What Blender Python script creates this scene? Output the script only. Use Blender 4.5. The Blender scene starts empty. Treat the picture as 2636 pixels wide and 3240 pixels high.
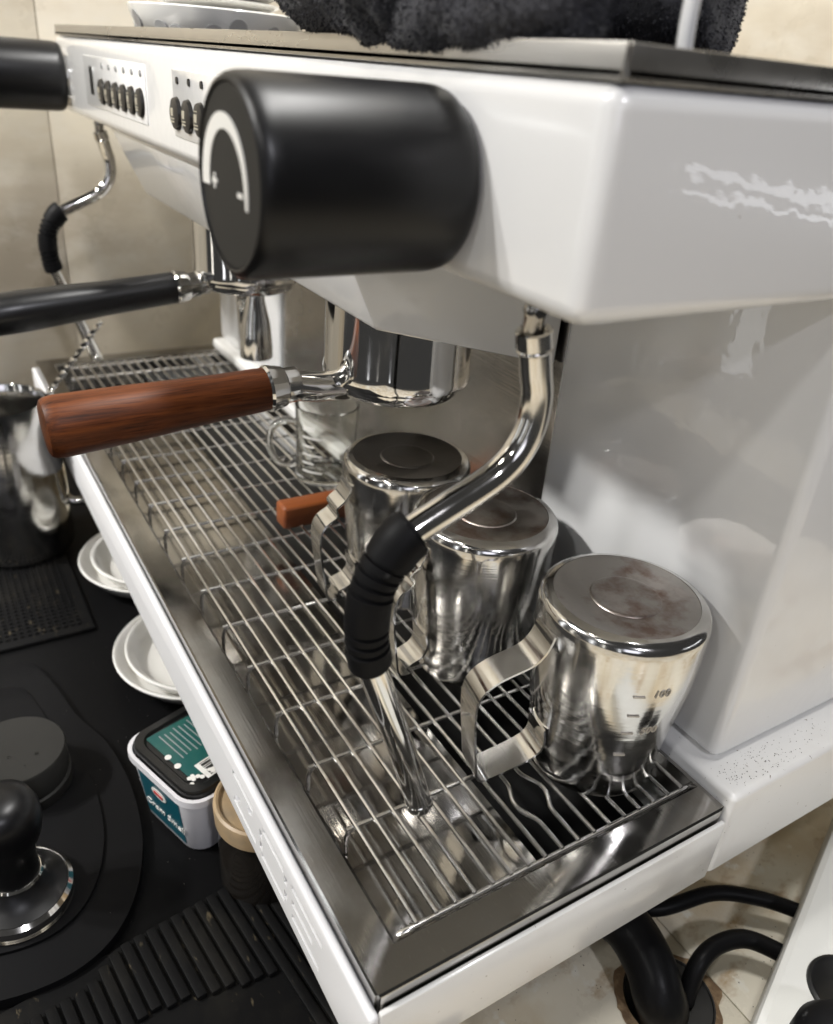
import bpy, bmesh, math, random
from mathutils import Vector, Matrix, noise
random.seed(7)
scene = bpy.context.scene
COL = scene.collection
R = math.radians

# ------------------------------------------------------------------ camera
cam = bpy.data.cameras.new('camera')
cam_ob = bpy.data.objects.new('camera', cam)
COL.objects.link(cam_ob)
CR = (Vector((0.516154, 0.857003, 0.077398)), Vector((0.449948, -0.191589, -0.873200)), Vector((-0.733506, 0.485531, -0.481176)))
m = Matrix((CR[0], -CR[1], -CR[2])).transposed().to_4x4()
m.translation = Vector((0.149257, -0.100157, 0.310361))
cam_ob.matrix_world = m
cam.sensor_fit = 'VERTICAL'
cam.sensor_height = 36.0
cam.lens = 2550.7 / 3240.0 * 36.0
cam.clip_start = 0.01
cam.clip_end = 50
cam.dof.use_dof = True
cam.dof.focus_distance = 0.40
cam.dof.aperture_fstop = 8.5
scene.camera = cam_ob

# ------------------------------------------------------------------ light
world = bpy.data.worlds.new('World')
scene.world = world
world.use_nodes = True
bg = world.node_tree.nodes['Background']
bg.inputs[0].default_value = (1.0, 0.985, 0.96, 1)
bg.inputs[1].default_value = 0.045

def lamp(name, loc, target, power, size, color=(1, 1, 1), size_y=None, spread=180):
    l = bpy.data.lights.new(name, 'AREA')
    l.energy = power
    l.color = color
    l.spread = R(spread)
    if size_y:
        l.shape = 'RECTANGLE'; l.size = size; l.size_y = size_y
    else:
        l.shape = 'DISK'; l.size = size
    o = bpy.data.objects.new(name, l)
    COL.objects.link(o)
    o.location = loc
    o.rotation_euler = (Vector(target) - Vector(loc)).to_track_quat('-Z', 'Y').to_euler()
    return o

lamp('spot_and_fill_lamp', (-0.58, -1.55, 1.65), (-0.2, 0.1, 0.1), 22, 0.12, (1.0, 0.985, 0.96))
lamp('spot_and_fill_lamp', (0.59, -1.55, 1.65), (-0.2, 0.1, 0.1), 6.0, 0.14, (1.0, 0.985, 0.96))
lamp('spot_and_fill_lamp', (-0.15, -0.75, 1.65), (-0.86, 0.05, 0.15), 1.3, 0.12, (1.0, 0.94, 0.85), spread=62)  # added fill, aimed at the left side wall to brighten it
lamp('spot_and_fill_lamp', (-0.78, -1.35, 1.55), (-0.62, 0.05, 0.15), 2.9, 0.12, (1.0, 0.985, 0.955), spread=50)  # extra fill put in to lift the far end of the front
lamp('ceiling_panel_lamp', (-0.15, 0.40, 1.55), (-0.2, 0.2, 0.1), 23, 0.60, (1.0, 0.985, 0.96), 0.085)
lamp('spot_and_fill_lamp', (1.6, -0.2, 1.65), (0.10, 0.3, -0.05), 13, 0.14, (0.93, 0.93, 1.0))
lamp('side_and_strip_lamp', (2.1, -1.0, 0.9), (0.0, 0.3, 0.1), 4.0, 0.8, (0.86, 0.87, 1.0), 0.9)
lamp('side_and_strip_lamp', (-1.5, -2.3, 0.5), (-0.2, 0.1, 0.1), 2.6, 0.22, (0.95, 0.97, 1.0), 1.7)  # made-up tall strip, gives the chrome a vertical stripe
lamp('side_and_strip_lamp', (-0.75, -2.6, 0.4), (-0.2, 0.1, 0.1), 1.4, 0.10, (1.0, 0.95, 0.86), 1.5)  # narrow strip added for one more stripe in the curved metal
lamp('side_and_strip_lamp', (0.55, -2.5, 0.5), (-0.2, 0.1, 0.1), 2.2, 0.16, (0.95, 0.97, 1.0), 1.6)  # invented strip at the front right, reflected as a stripe in the cylinders

for dz_, ww_, pw_ in ((0.012, 0.030, 0.15), (-0.030, 0.016, 0.09)):
    tl = lamp('streak_lamp', (0.6, 0.925, 0.196 + dz_), (-0.018, 0.12, 0.285), pw_, 0.52, (0.93, 0.95, 1.0), ww_)  # thin lamps added so a bright streak reflects in the housing side
    tl.rotation_euler.rotate_axis('Z', R(-14 - dz_ * 90))

lamp('side_and_strip_lamp', (1.15, -2.15, 0.45), (-0.25, 0.14, 0.15), 0.8, 0.07, (1.0, 0.97, 0.9), 1.4)  # thin upright lamp put in to streak the group bell
lamp('side_and_strip_lamp', (1.75, -1.55, 0.45), (-0.25, 0.14, 0.15), 0.8, 0.09, (0.92, 0.95, 1.0), 1.4)  # second thin upright lamp added for stripes on bell, wand and pitchers

scene.view_settings.view_transform = 'Standard'
scene.view_settings.look = 'None'
scene.view_settings.gamma = 1
scene.view_settings.exposure = 0.0
scene.view_settings.use_curve_mapping = False
try:
    scene.cycles.max_bounces = 10
    scene.cycles.caustics_reflective = False
    scene.cycles.caustics_refractive = False
except Exception:
    pass

# ------------------------------------------------------------------ materials
MATS = {}
def mat(name, base, rough=0.5, metal=0.0, coat=0.0, trans=0.0, ior=1.5, var=None, rvar=None, bump=None, spec=0.5, sheen=0.0):
    """var = (scale, amount, colour2, (sx,sy,sz)); rvar = (scale, lo, hi, stretch); bump = (scale, strength, stretch)"""
    mt = bpy.data.materials.new(name)
    mt.use_nodes = True
    nt = mt.node_tree
    b = nt.nodes['Principled BSDF']
    b.inputs['Base Color'].default_value = (*base, 1)
    b.inputs['Roughness'].default_value = rough
    b.inputs['Metallic'].default_value = metal
    b.inputs['IOR'].default_value = ior
    b.inputs['Specular IOR Level'].default_value = spec
    b.inputs['Coat Weight'].default_value = coat
    b.inputs['Coat Roughness'].default_value = 0.03
    b.inputs['Transmission Weight'].default_value = trans
    b.inputs['Sheen Weight'].default_value = sheen
    tc = nt.nodes.new('ShaderNodeTexCoord')
    def tex(scale, stretch, detail=6, rough=0.6):
        mp = nt.nodes.new('ShaderNodeMapping')
        mp.inputs['Scale'].default_value = stretch
        nt.links.new(tc.outputs['Object'], mp.inputs['Vector'])
        n = nt.nodes.new('ShaderNodeTexNoise')
        n.inputs['Scale'].default_value = scale
        n.inputs['Detail'].default_value = detail
        n.inputs['Roughness'].default_value = rough
        nt.links.new(mp.outputs[0], n.inputs['Vector'])
        return n
    def ramp(n, lo, hi, a, c):
        r = nt.nodes.new('ShaderNodeMapRange')
        r.inputs[1].default_value = lo; r.inputs[2].default_value = hi
        r.inputs[3].default_value = a; r.inputs[4].default_value = c
        nt.links.new(n.outputs['Fac'], r.inputs[0])
        return r
    if var:
        items = var if isinstance(var, list) else [var]
        prev = None
        for (sc, lo, hi, c2, st) in items:
            n = tex(sc, st)
            r = ramp(n, lo, hi, 0, 1)
            mx = nt.nodes.new('ShaderNodeMix'); mx.data_type = 'RGBA'
            mx.inputs[6].default_value = (*base, 1)
            if prev: nt.links.new(prev.outputs[2], mx.inputs[6])
            mx.inputs[7].default_value = (*c2, 1)
            nt.links.new(r.outputs[0], mx.inputs[0])
            prev = mx
        nt.links.new(prev.outputs[2], b.inputs['Base Color'])
    if rvar:
        sc, lo, hi, st = rvar
        n = tex(sc, st)
        r = ramp(n, 0.35, 0.68, lo, hi)
        nt.links.new(r.outputs[0], b.inputs['Roughness'])
    if bump:
        sc, s, st = bump
        n = tex(sc, st, 4)
        bp = nt.nodes.new('ShaderNodeBump')
        bp.inputs['Strength'].default_value = s
        bp.inputs['Distance'].default_value = 0.001
        nt.links.new(n.outputs['Fac'], bp.inputs['Height'])
        nt.links.new(bp.outputs[0], b.inputs['Normal'])
    MATS[name] = mt
    return mt
U = (1, 1, 1)
def orange_peel(name, scale, dist):
    nt = MATS[name].node_tree; b = nt.nodes['Principled BSDF']
    tc = nt.nodes.new('ShaderNodeTexCoord'); n = nt.nodes.new('ShaderNodeTexNoise')
    n.inputs['Scale'].default_value = scale; n.inputs['Detail'].default_value = 1.5
    bp = nt.nodes.new('ShaderNodeBump'); bp.inputs['Strength'].default_value = 1.0; bp.inputs['Distance'].default_value = dist
    nt.links.new(tc.outputs['Object'], n.inputs['Vector']); nt.links.new(n.outputs['Fac'], bp.inputs['Height'])
    nt.links.new(bp.outputs[0], b.inputs['Coat Normal'])
M = MATS
mat('white_paint', (0.80, 0.80, 0.795), 0.28, coat=0.9,
    var=[(5, 0.5, 0.8, (0.76, 0.76, 0.75), U), (260, 0.735, 0.76, (0.24, 0.19, 0.14), U)])
orange_peel('white_paint', 120, 0.00013)
mat('white_dusty', (0.79, 0.785, 0.765), 0.2, coat=0.1, var=[(11, 0.5, 0.75, (0.70, 0.68, 0.64), U), (330, 0.68, 0.71, (0.16, 0.11, 0.07), U)])
mat('panel_white', (0.80, 0.80, 0.81), 0.45, spec=0.25, var=[(300, 0.72, 0.75, (0.24, 0.18, 0.12), U)])
mat('steel', (0.43, 0.42, 0.40), 0.12, 1.0, rvar=(21, 0.05, 0.20, (1, 1.5, 1)), var=[(9, 0.50, 0.66, (0.29, 0.265, 0.235), U), (160, 0.62, 0.70, (0.52, 0.51, 0.48), (1, 6, 1))], bump=(900, 0.03, (0.03, 1, 1)))
mat('rail_steel', (0.60, 0.575, 0.53), 0.3, 1.0, rvar=(30, 0.22, 0.36, (0.2, 1, 1)), bump=(700, 0.08, (0.02, 1, 1)))
mat('splash_steel', (0.58, 0.565, 0.54), 0.22, 1.0, rvar=(13, 0.14, 0.3, U), var=(9, 0.4, 0.7, (0.46, 0.44, 0.41), U), bump=(500, 0.12, (0.03, 1, 1)))
mat('pitcher_steel', (0.66, 0.65, 0.63), 0.16, 1.0, rvar=(35, 0.09, 0.19, (1, 1, 2)), var=(40, 0.5, 0.8, (0.54, 0.52, 0.49), U), bump=(300, 0.07, (0.04, 0.04, 1)))
mat('pitcher_base', (0.44, 0.415, 0.39), 0.36, 1.0, rvar=(30, 0.28, 0.5, U), var=[(34, 0.47, 0.62, (0.25, 0.17, 0.135), U), (55, 0.52, 0.7, (0.50, 0.46, 0.43), U)])
mat('pitcher_base_reflect_dark', (0.20, 0.185, 0.17), 0.4, 1.0, rvar=(30, 0.32, 0.5, U), var=[(18, 0.5, 0.75, (0.13, 0.115, 0.10), U)])  # dark reflection of the housing underside put into the base colour
mat('etched', (0.50, 0.47, 0.43), 0.55, 1.0)
mat('chrome', (0.80, 0.79, 0.77), 0.06, 1.0, rvar=(40, 0.04, 0.10, U))
mat('wand_steel', (0.76, 0.74, 0.70), 0.09, 1.0, rvar=(70, 0.06, 0.16, (1, 1, 0.3)), var=(60, 0.6, 0.75, (0.56, 0.48, 0.38), U))
mat('wire', (0.90, 0.89, 0.87), 0.22, 1.0, var=(90, 0.55, 0.72, (0.62, 0.58, 0.52), U))
mat('knob_plastic', (0.0035, 0.0035, 0.004), 0.36, spec=0.32, rvar=(45, 0.31, 0.42, (1, 0.2, 1)), var=(500, 0.72, 0.78, (0.02, 0.02, 0.02), (1, 0.15, 1)))
mat('knob_face', (0.020, 0.0195, 0.018), 0.55, bump=(900, 0.05, U), spec=0.22)
mat('rubber', (0.006, 0.006, 0.0065), 0.48, var=(120, 0.66, 0.74, (0.05, 0.05, 0.05), U), bump=(600, 0.06, U), spec=0.10)
mat('black_handle', (0.005, 0.005, 0.0055), 0.3)
mat('black_mat', (0.0045, 0.0045, 0.0048), 0.55, rvar=(12, 0.42, 0.62, U), var=(420, 0.72, 0.76, (0.10, 0.095, 0.09), U), spec=0.10)
mat('rib_rubber', (0.006, 0.006, 0.0062), 0.6, var=[(26, 0.5, 0.75, (0.015, 0.014, 0.012), U), (210, 0.63, 0.72, (0.085, 0.07, 0.045), (0.4, 1, 1))], spec=0.10)
mat('tamp_silicone', (0.0055, 0.0055, 0.006), 0.58, var=(300, 0.73, 0.76, (0.10, 0.095, 0.09), U), spec=0.10)
mat('black_void', (0.006, 0.006, 0.006), 0.35)
mat('porcelain', (0.80, 0.79, 0.755), 0.12, coat=0.3)
mat('print_white', (0.78, 0.77, 0.73), 0.5)
mat('print_grey', (0.30, 0.30, 0.30), 0.3)
mat('button', (0.014, 0.013, 0.012), 0.3)
mat('icon', (0.42, 0.39, 0.31), 0.5)
mat('towel', (0.034, 0.034, 0.040), 0.95, sheen=0.25, var=(170, 0.45, 0.7, (0.060, 0.060, 0.068), U), bump=(700, 0.9, U), spec=0.1)
mat('wall_stone', (0.60, 0.55, 0.45), 0.32, var=[(3.2, 0.42, 0.66, (0.44, 0.385, 0.30), (1, 1, 2.2)), (11, 0.5, 0.7, (0.56, 0.52, 0.44), (1, 1.6, 3))], rvar=(20, 0.25, 0.4, U))
mat('grout', (0.40, 0.34, 0.25), 0.8)
mat('counter_stone', (0.76, 0.71, 0.59), 0.3, var=[(9, 0.45, 0.60, (0.64, 0.54, 0.38), U), (26, 0.55, 0.64, (0.42, 0.29, 0.16), (1, 0.6, 1)), (60, 0.60, 0.68, (0.80, 0.77, 0.68), U), (280, 0.68, 0.71, (0.15, 0.10, 0.06), U)], rvar=(15, 0.2, 0.45, U))
mat('wall_grout', (0.47, 0.42, 0.335), 0.8)
mat('stain', (0.16, 0.10, 0.055), 0.7, var=(120, 0.45, 0.6, (0.30, 0.21, 0.12), U), bump=(300, 0.5, U))
mat('cable', (0.006, 0.006, 0.0065), 0.42, spec=0.10)
mat('hose', (0.006, 0.006, 0.0065), 0.35, bump=(60, 0.5, (1, 1, 1)), var=(40, 0.6, 0.8, (0.03, 0.03, 0.03), U), spec=0.10)
mat('tub_white', (0.72, 0.71, 0.73), 0.35)
mat('tub_teal', (0.006, 0.085, 0.115), 0.3)
mat('lid_black', (0.008, 0.008, 0.008), 0.28)
mat('lid_teal', (0.008, 0.085, 0.080), 0.3, var=(60, 0.45, 0.6, (0.02, 0.10, 0.085), U))
mat('red', (0.55, 0.05, 0.05), 0.4)
mat('jar_lid', (0.40, 0.29, 0.17), 0.4, var=(50, 0.5, 0.7, (0.30, 0.23, 0.15), U))
mat('jar_body', (0.014, 0.012, 0.010), 0.15, trans=0.0, coat=0.5)
mat('glass', (0.97, 0.975, 0.95), 0.02, trans=1.0, ior=1.46)
mat('box_plastic', (0.62, 0.62, 0.59), 0.4, bump=(900, 0.05, U))
mat('dirt', (0.075, 0.04, 0.02), 0.8)
mat('white_wire', (0.84, 0.84, 0.83), 0.25)
mat('brown_wood', (0.27, 0.075, 0.016), 0.45, var=(60, 0.4, 0.65, (0.17, 0.04, 0.01), (1, 0.12, 1)))

def wood(name):
    mt = bpy.data.materials.new(name); mt.use_nodes = True
    nt = mt.node_tree; b = nt.nodes['Principled BSDF']
    tc = nt.nodes.new('ShaderNodeTexCoord'); mp = nt.nodes.new('ShaderNodeMapping')
    mp.inputs['Scale'].default_value = (1, 0.045, 1)
    nt.links.new(tc.outputs['Object'], mp.inputs['Vector'])
    n1 = nt.nodes.new('ShaderNodeTexNoise'); n1.inputs['Scale'].default_value = 300; n1.inputs['Detail'].default_value = 8; n1.inputs['Roughness'].default_value = 0.7
    n2 = nt.nodes.new('ShaderNodeTexNoise'); n2.inputs['Scale'].default_value = 950; n2.inputs['Detail'].default_value = 3
    nt.links.new(mp.outputs[0], n1.inputs['Vector']); nt.links.new(mp.outputs[0], n2.inputs['Vector'])
    cr = nt.nodes.new('ShaderNodeValToRGB'); e = cr.color_ramp.elements
    e[0].position = 0.30; e[0].color = (0.022, 0.0062, 0.002, 1)
    e[1].position = 0.72; e[1].color = (0.175, 0.050, 0.0115, 1)
    k = cr.color_ramp.elements.new(0.48); k.color = (0.090, 0.024, 0.0058, 1)
    nt.links.new(n1.outputs['Fac'], cr.inputs[0])
    n3 = nt.nodes.new('ShaderNodeTexNoise'); n3.inputs['Scale'].default_value = 75; n3.inputs['Detail'].default_value = 2
    nt.links.new(mp.outputs[0], n3.inputs['Vector'])
    r3 = nt.nodes.new('ShaderNodeMapRange'); r3.inputs[1].default_value = .48; r3.inputs[2].default_value = .62; r3.inputs[4].default_value = 0.8
    m3 = nt.nodes.new('ShaderNodeMix'); m3.data_type = 'RGBA'; m3.blend_type = 'MULTIPLY'
    nt.links.new(n3.outputs['Fac'], r3.inputs[0]); nt.links.new(r3.outputs[0], m3.inputs[0]); nt.links.new(cr.outputs[0], m3.inputs[6]); m3.inputs[7].default_value = (0.42, 0.34, 0.30, 1)
    mx = nt.nodes.new('ShaderNodeMix'); mx.data_type = 'RGBA'; mx.blend_type = 'MULTIPLY'
    r = nt.nodes.new('ShaderNodeMapRange'); r.inputs[1].default_value = .56; r.inputs[2].default_value = .70; r.inputs[4].default_value = 0.75
    nt.links.new(n2.outputs['Fac'], r.inputs[0]); nt.links.new(r.outputs[0], mx.inputs[0])
    nt.links.new(m3.outputs[2], mx.inputs[6]); mx.inputs[7].default_value = (0.35, 0.25, 0.2, 1)
    nt.links.new(mx.outputs[2], b.inputs['Base Color'])
    b.inputs['Roughness'].default_value = 0.45; b.inputs['Specular IOR Level'].default_value = 0.22; b.inputs['Coat Weight'].default_value = 0.0; b.inputs['Coat Roughness'].default_value = 0.12
    MATS[name] = mt
wood('rosewood')

# ------------------------------------------------------------------ builders
def finish(bm, sharp=38):
    bmesh.ops.recalc_face_normals(bm, faces=bm.faces)
    lim = R(sharp)
    for e in bm.edges:
        e.smooth = len(e.link_faces) == 2 and e.calc_face_angle(0) < lim
    for f in bm.faces: f.smooth = True
    return bm

def mesh_from(bm, name):
    me = bpy.data.meshes.new(name); bm.to_mesh(me); bm.free()
    return me

def obj(name, bm, material, parent=None, sharp=38, loc=None, kind=None, recalc=True):
    if isinstance(bm, bpy.types.Mesh):
        me = bm
    else:
        if recalc: finish(bm, sharp)
        me = mesh_from(bm, name)
    if not me.materials: me.materials.append(M[material])
    o = bpy.data.objects.new(name, me)
    COL.objects.link(o)
    if loc: o.location = loc
    if parent is not None:
        o.parent = parent
        if parent.type == 'EMPTY':
            o.matrix_parent_inverse = Matrix.LocRotScale(parent.location, parent.rotation_euler, None).inverted()
    if kind: o['kind'] = kind
    return o

def tag(o, label, cat, group=None):
    o['label'] = label; o['category'] = cat
    if group: o['group'] = group
    return o

def thing(name, label, cat, loc, group=None):
    o = bpy.data.objects.new(name, None); COL.objects.link(o)
    o.location = loc; o.empty_display_size = 0.02
    return tag(o, label, cat, group)

def struct(name, bm, material, parent=None):
    o = obj(name, bm, material, parent)
    if parent is None: o['kind'] = 'structure'
    return o

def box(x0, x1, y0, y1, z0, z1, bev=0.0, seg=3, bm=None):
    own = bm is None
    b = bmesh.new()
    r = bmesh.ops.create_cube(b, size=1)
    for v in b.verts:
        v.co = Vector((x0 + (v.co.x + .5) * (x1 - x0), y0 + (v.co.y + .5) * (y1 - y0), z0 + (v.co.z + .5) * (z1 - z0)))
    if bev: bmesh.ops.bevel(b, geom=b.edges[:], offset=bev, segments=seg, affect='EDGES', profile=0.5)
    if own: return b
    join(bm, b)
    return bm

def join(dst, src):
    me = bpy.data.meshes.new('tmp'); src.to_mesh(me); src.free()
    dst.from_mesh(me); bpy.data.meshes.remove(me)
    return dst

def frame(axis):
    a = Vector(axis).normalized()
    t = Vector((1, 0, 0)) if abs(a.x) < 0.9 else Vector((0, 1, 0))
    u = (t - a * t.dot(a)).normalized()
    return u, a.cross(u), a

def lathe(prof, origin=(0, 0, 0), axis=(0, 0, 1), seg=48, bm=None, deform=None):
    own = bm is None
    b = bmesh.new(); u, v, a = frame(axis); o = Vector(origin)
    rings = []
    for (r, h) in prof:
        if r < 1e-6:
            rings.append([b.verts.new(o + a * h)])
        else:
            ring = []
            for i in range(seg):
                t = 2 * math.pi * i / seg
                p = u * (r * math.cos(t)) + v * (r * math.sin(t)) + a * h
                if deform: p = deform(p, r, h, t)
                ring.append(b.verts.new(o + p))
            rings.append(ring)
    for A, B in zip(rings, rings[1:]):
        if len(A) == 1 and len(B) == 1: continue
        for i in range(seg):
            j = (i + 1) % seg
            if len(A) == 1: b.faces.new((A[0], B[j], B[i]))
            elif len(B) == 1: b.faces.new((A[i], A[j], B[0]))
            else: b.faces.new((A[i], A[j], B[j], B[i]))
    if own: return b
    return join(bm, b)

def smooth_path(pts, n=8):
    pts = [Vector(p) for p in pts]; out = []
    for i in range(len(pts) - 1):
        p0 = pts[max(i - 1, 0)]; p1 = pts[i]; p2 = pts[i + 1]; p3 = pts[min(i + 2, len(pts) - 1)]
        for k in range(n):
            t = k / n
            out.append(0.5 * ((2 * p1) + (p2 - p0) * t + (2 * p0 - 5 * p1 + 4 * p2 - p3) * t * t + (3 * p1 - p0 - 3 * p2 + p3) * t ** 3))
    out.append(pts[-1])
    return out

def tube(path, rad, seg=16, bm=None, cap=True, twist=0.0, squash=None):
    own = bm is None
    b = bmesh.new(); path = [Vector(p) for p in path]
    n = len(path); rings = []
    t0 = (path[1] - path[0]).normalized(); u, v, _ = frame(t0)
    for i, p in enumerate(path):
        t = (path[min(i + 1, n - 1)] - path[max(i - 1, 0)]).normalized()
        u = (u - t * u.dot(t)).normalized(); v = t.cross(u)
        r = rad[i] if hasattr(rad, '__len__') else rad
        ring = []
        for k in range(seg):
            a = 2 * math.pi * k / seg + twist * i
            ring.append(b.verts.new(p + u * r * math.cos(a) + v * r * math.sin(a)))
        rings.append(ring)
    for A, B in zip(rings, rings[1:]):
        for k in range(seg):
            j = (k + 1) % seg
            b.faces.new((A[k], A[j], B[j], B[k]))
    if cap:
        b.faces.new(rings[0][::-1]); b.faces.new(rings[-1])
    if own: return b
    return join(bm, b)

def prism(poly, lo, hi, plane='XZ', bev=0.0, seg=2):
    """poly of 2D points; extruded along the missing axis from lo to hi"""
    b = bmesh.new()
    def P(p, h):
        if plane == 'XZ': return Vector((p[0], h, p[1]))
        if plane == 'YZ': return Vector((h, p[0], p[1]))
        return Vector((p[0], p[1], h))
    A = [b.verts.new(P(p, lo)) for p in poly]; B = [b.verts.new(P(p, hi)) for p in poly]
    n = len(poly)
    b.faces.new(A); b.faces.new(B[::-1])
    for i in range(n):
        j = (i + 1) % n
        b.faces.new((A[i], B[i], B[j], A[j]))
    if bev: bmesh.ops.bevel(b, geom=b.edges[:], offset=bev, segments=seg, affect='EDGES', profile=0.5)
    return b

def xform(bm, mtx):
    bmesh.ops.transform(bm, matrix=mtx, verts=bm.verts[:])
    return bm

def text_bm(s, size, depth=0.0002, shear=0.0):
    c = bpy.data.curves.new('lettering', 'FONT'); c.body = s; c.size = size; c.extrude = depth; c.shear = shear
    c.align_x = 'CENTER'; c.align_y = 'CENTER'; c.resolution_u = 3
    o = bpy.data.objects.new('lettering', c); COL.objects.link(o)
    dg = bpy.context.evaluated_depsgraph_get()
    me = bpy.data.meshes.new_from_object(o.evaluated_get(dg))
    b = bmesh.new(); b.from_mesh(me)
    bpy.data.objects.remove(o); bpy.data.curves.remove(c); bpy.data.meshes.remove(me)
    return b

def basis(o, x, y, z):
    mm = Matrix((Vector(x), Vector(y), Vector(z))).transposed().to_4x4(); mm.translation = Vector(o)
    return mm

def copy_part(src, parent, loc):
    c = src.copy(); COL.objects.link(c); c.parent = parent
    c.matrix_parent_inverse = src.matrix_parent_inverse.copy() if src.parent == parent else c.matrix_parent_inverse
    c.location = loc
    return c

# ================================================================== SETTING
ZC = -0.140                     # counter top
HOLE = (0.012, 0.190)
ctr = struct('counter', box(-0.90, 0.75, -0.9, 0.70, ZC - 0.045, ZC - 0.0026), 'grout')
def tile_bm(x0, x1, y0, y1):
    return box(x0 + .0003, x1 - .0003, y0 + .0003, y1 - .0003, ZC - 0.012, ZC, 0.0006, 2)
xs = [-0.90, -0.62, -0.36, -0.10, 0.26, 0.50, 0.75]
ys = [-0.90, -0.60, -0.30, -0.05, 0.222, 0.50, 0.70]
for i in range(6):
    for j in range(6):
        obj('counter_tile', tile_bm(xs[i], xs[i + 1], ys[j], ys[j + 1]), 'counter_stone', ctr)
WX = -0.86
wl = struct('side_wall', box(WX - 0.05, WX - 0.003, -0.9, 0.70, ZC, 1.3), 'wall_grout')
wy = [-0.90, -0.545, -0.243, 0.058, 0.36, 0.662]
wz = [ZC, 0.44, 0.95, 1.3]
for i in range(5):
    for j in range(3):
        obj('wall_tile', box(WX - .012, WX, wy[i] + .0004, wy[i + 1] - .0004, wz[j] + .0007, wz[j + 1] - .0007, .0008, 2), 'wall_stone', wl)
WY = 0.66
wb = struct('back_wall', box(WX, 0.048, WY + .004, WY + 0.05, ZC, 1.3), 'wall_grout')
wx = [-0.858, -0.556, -0.254, 0.048, 0.35, 0.652]
for i in range(3):
    for j in range(3):
        obj('wall_tile', box(wx[i] + .001, wx[i + 1] - .001, WY, WY + .012, wz[j] + .001, wz[j + 1] - .001, .0012, 2), 'wall_stone', wb)

# black rubber counter mat in front of the machine
ZM = ZC + 0.005
tag(obj('counter_mat', box(-0.85, 0.03, -0.60, 0.045, ZC, ZM, 0.002), 'black_mat'), 'large flat black rubber mat covering the counter in front of the machine', 'mat')

# ================================================================== ESPRESSO MACHINE
YF, YW = 0.059, 0.2077
XN, XF = -0.018, -0.780
ZB, ZT, ZR = 0.248, 0.312, 0.3201
mc = thing('espresso_machine', 'white two group espresso machine with steel drip tray and black steam knobs', 'espresso machine', (-0.39, 0.25, ZC))
YB = 0.52
# --- upper housing
hs = obj('housing', box(XF, XN, YF, YB, ZB, ZT, 0.0072, 5), 'white_paint', mc)
belly = prism([(YF + .004, ZB + .004), (0.0895, 0.197), (YW + .002, 0.166), (YW + .002, ZB + .004)], -0.607, -0.189, 'YZ', 0.0022)
obj('group_cover', belly, 'white_paint', mc)
# --- pillars and back
obj('pillar', box(-0.183, XN - .001, YW, YB - .004, 0.0085, ZB + .006, 0.006, 4), 'white_paint', mc)
obj('pillar', box(XF + .001, -0.598, YW, YB - .004, 0.0085, ZB + .006, 0.006, 4), 'white_paint', mc)
obj('backsplash', box(-0.5972, -0.1838, YW + .0045, YW + .02, -0.02, ZB + .004, 0.0008, 1), 'splash_steel', mc)
# rear base with ledge
obj('rear_base', box(-0.783, 0.003, 0.1988, YB, -0.0495, 0.0075, 0.0035, 4), 'white_dusty', mc)
# front drip base: back core + embossed front panel
db = bmesh.new()
box(0.0004, 0.003, 0.0006, 0.1982, -0.0495, -0.0082, 0.0010, 2, bm=db)
box(-0.783, -0.7804, 0.0006, 0.1982, -0.0495, -0.0082, 0.0010, 2, bm=db)
box(-0.7803, 0.0003, 0.0006, 0.1982, -0.0495, -0.0465, bm=db)
obj('drip_base', db, 'white_dusty', mc)
pan = box(-0.783, 0.003, -0.0042, 0.0004, -0.0495, -0.0082, 0.0018, 3)
cut = bmesh.new()
def stroke(pts, w=0.0034, close=False):
    seq = list(zip(pts, pts[1:])) + ([(pts[-1], pts[0])] if close else [])
    for a, c in seq:
        a = Vector(a); c = Vector(c); d = (c - a).normalized(); n = Vector((-d.y, d.x)) * w / 2
        q = [a - n, c - n, c + n, a + n]
        yield [(p.x, p.y) for p in q]
polys = []
for s in ([(-.149, -.0195), (-.120, -.0195)], [(-.149, -.0390), (-.117, -.0390)], [(-.1215, -.0228), (-.1275, -.0268)], [(-.1455, -.0358), (-.1395, -.0316)],
          [(-.107, -.0195), (-.0815, -.0195)], [(-.109, -.0390), (-.0795, -.0390)], [(-.1095, -.0225), (-.1095, -.0275)], [(-.1095, -.0310), (-.1095, -.0360)],
          [(-.0785, -.0205), (-.0785, -.0258)], [(-.0785, -.0310), (-.0785, -.0360)],
          [(-.0721, -.0195), (-.0397, -.0195)], [(-.0714, -.0295), (-.0490, -.0295)], [(-.0713, -.0390), (-.0420, -.0390)]):
    polys += list(stroke(s))
for q in polys:
    join(cut, prism(q, -0.010, -0.0015, 'XZ'))
po = obj('front_panel', pan, 'panel_white', mc)
bmesh.ops.recalc_face_normals(cut, faces=cut.faces)
co = bpy.data.objects.new('cutter', mesh_from(cut, 'cutter')); COL.objects.link(co)
bo = po.modifiers.new('b', 'BOOLEAN'); bo.object = co; bo.operation = 'DIFFERENCE'; bo.solver = 'EXACT'
dg = bpy.context.evaluated_depsgraph_get()
me = bpy.data.meshes.new_from_object(po.evaluated_get(dg))
po.modifiers.clear(); po.data = me
cme = co.data; bpy.data.objects.remove(co); bpy.data.meshes.remove(cme)
bmx = bmesh.new(); bmx.from_mesh(me); finish(bmx, 30); bmx.to_mesh(me); bmx.free()
# brown grime caught in the ends of the letters
for (x, z, w, h) in ((-.1226, -.0198, .0022, .0020), (-.1095, -.0220, .0014, .0030), (-.1095, -.0352, .0012, .0030), (-.0785, -.0212, .0014, .0032), (-.0712, -.0297, .0022, .0018)):
    obj('grime', lathe([(0, .0004), (w * .5, .0003), (w * .8, 0)], (x, -0.00149, z), (0, -1, 0), 8), 'dirt', po)
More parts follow.
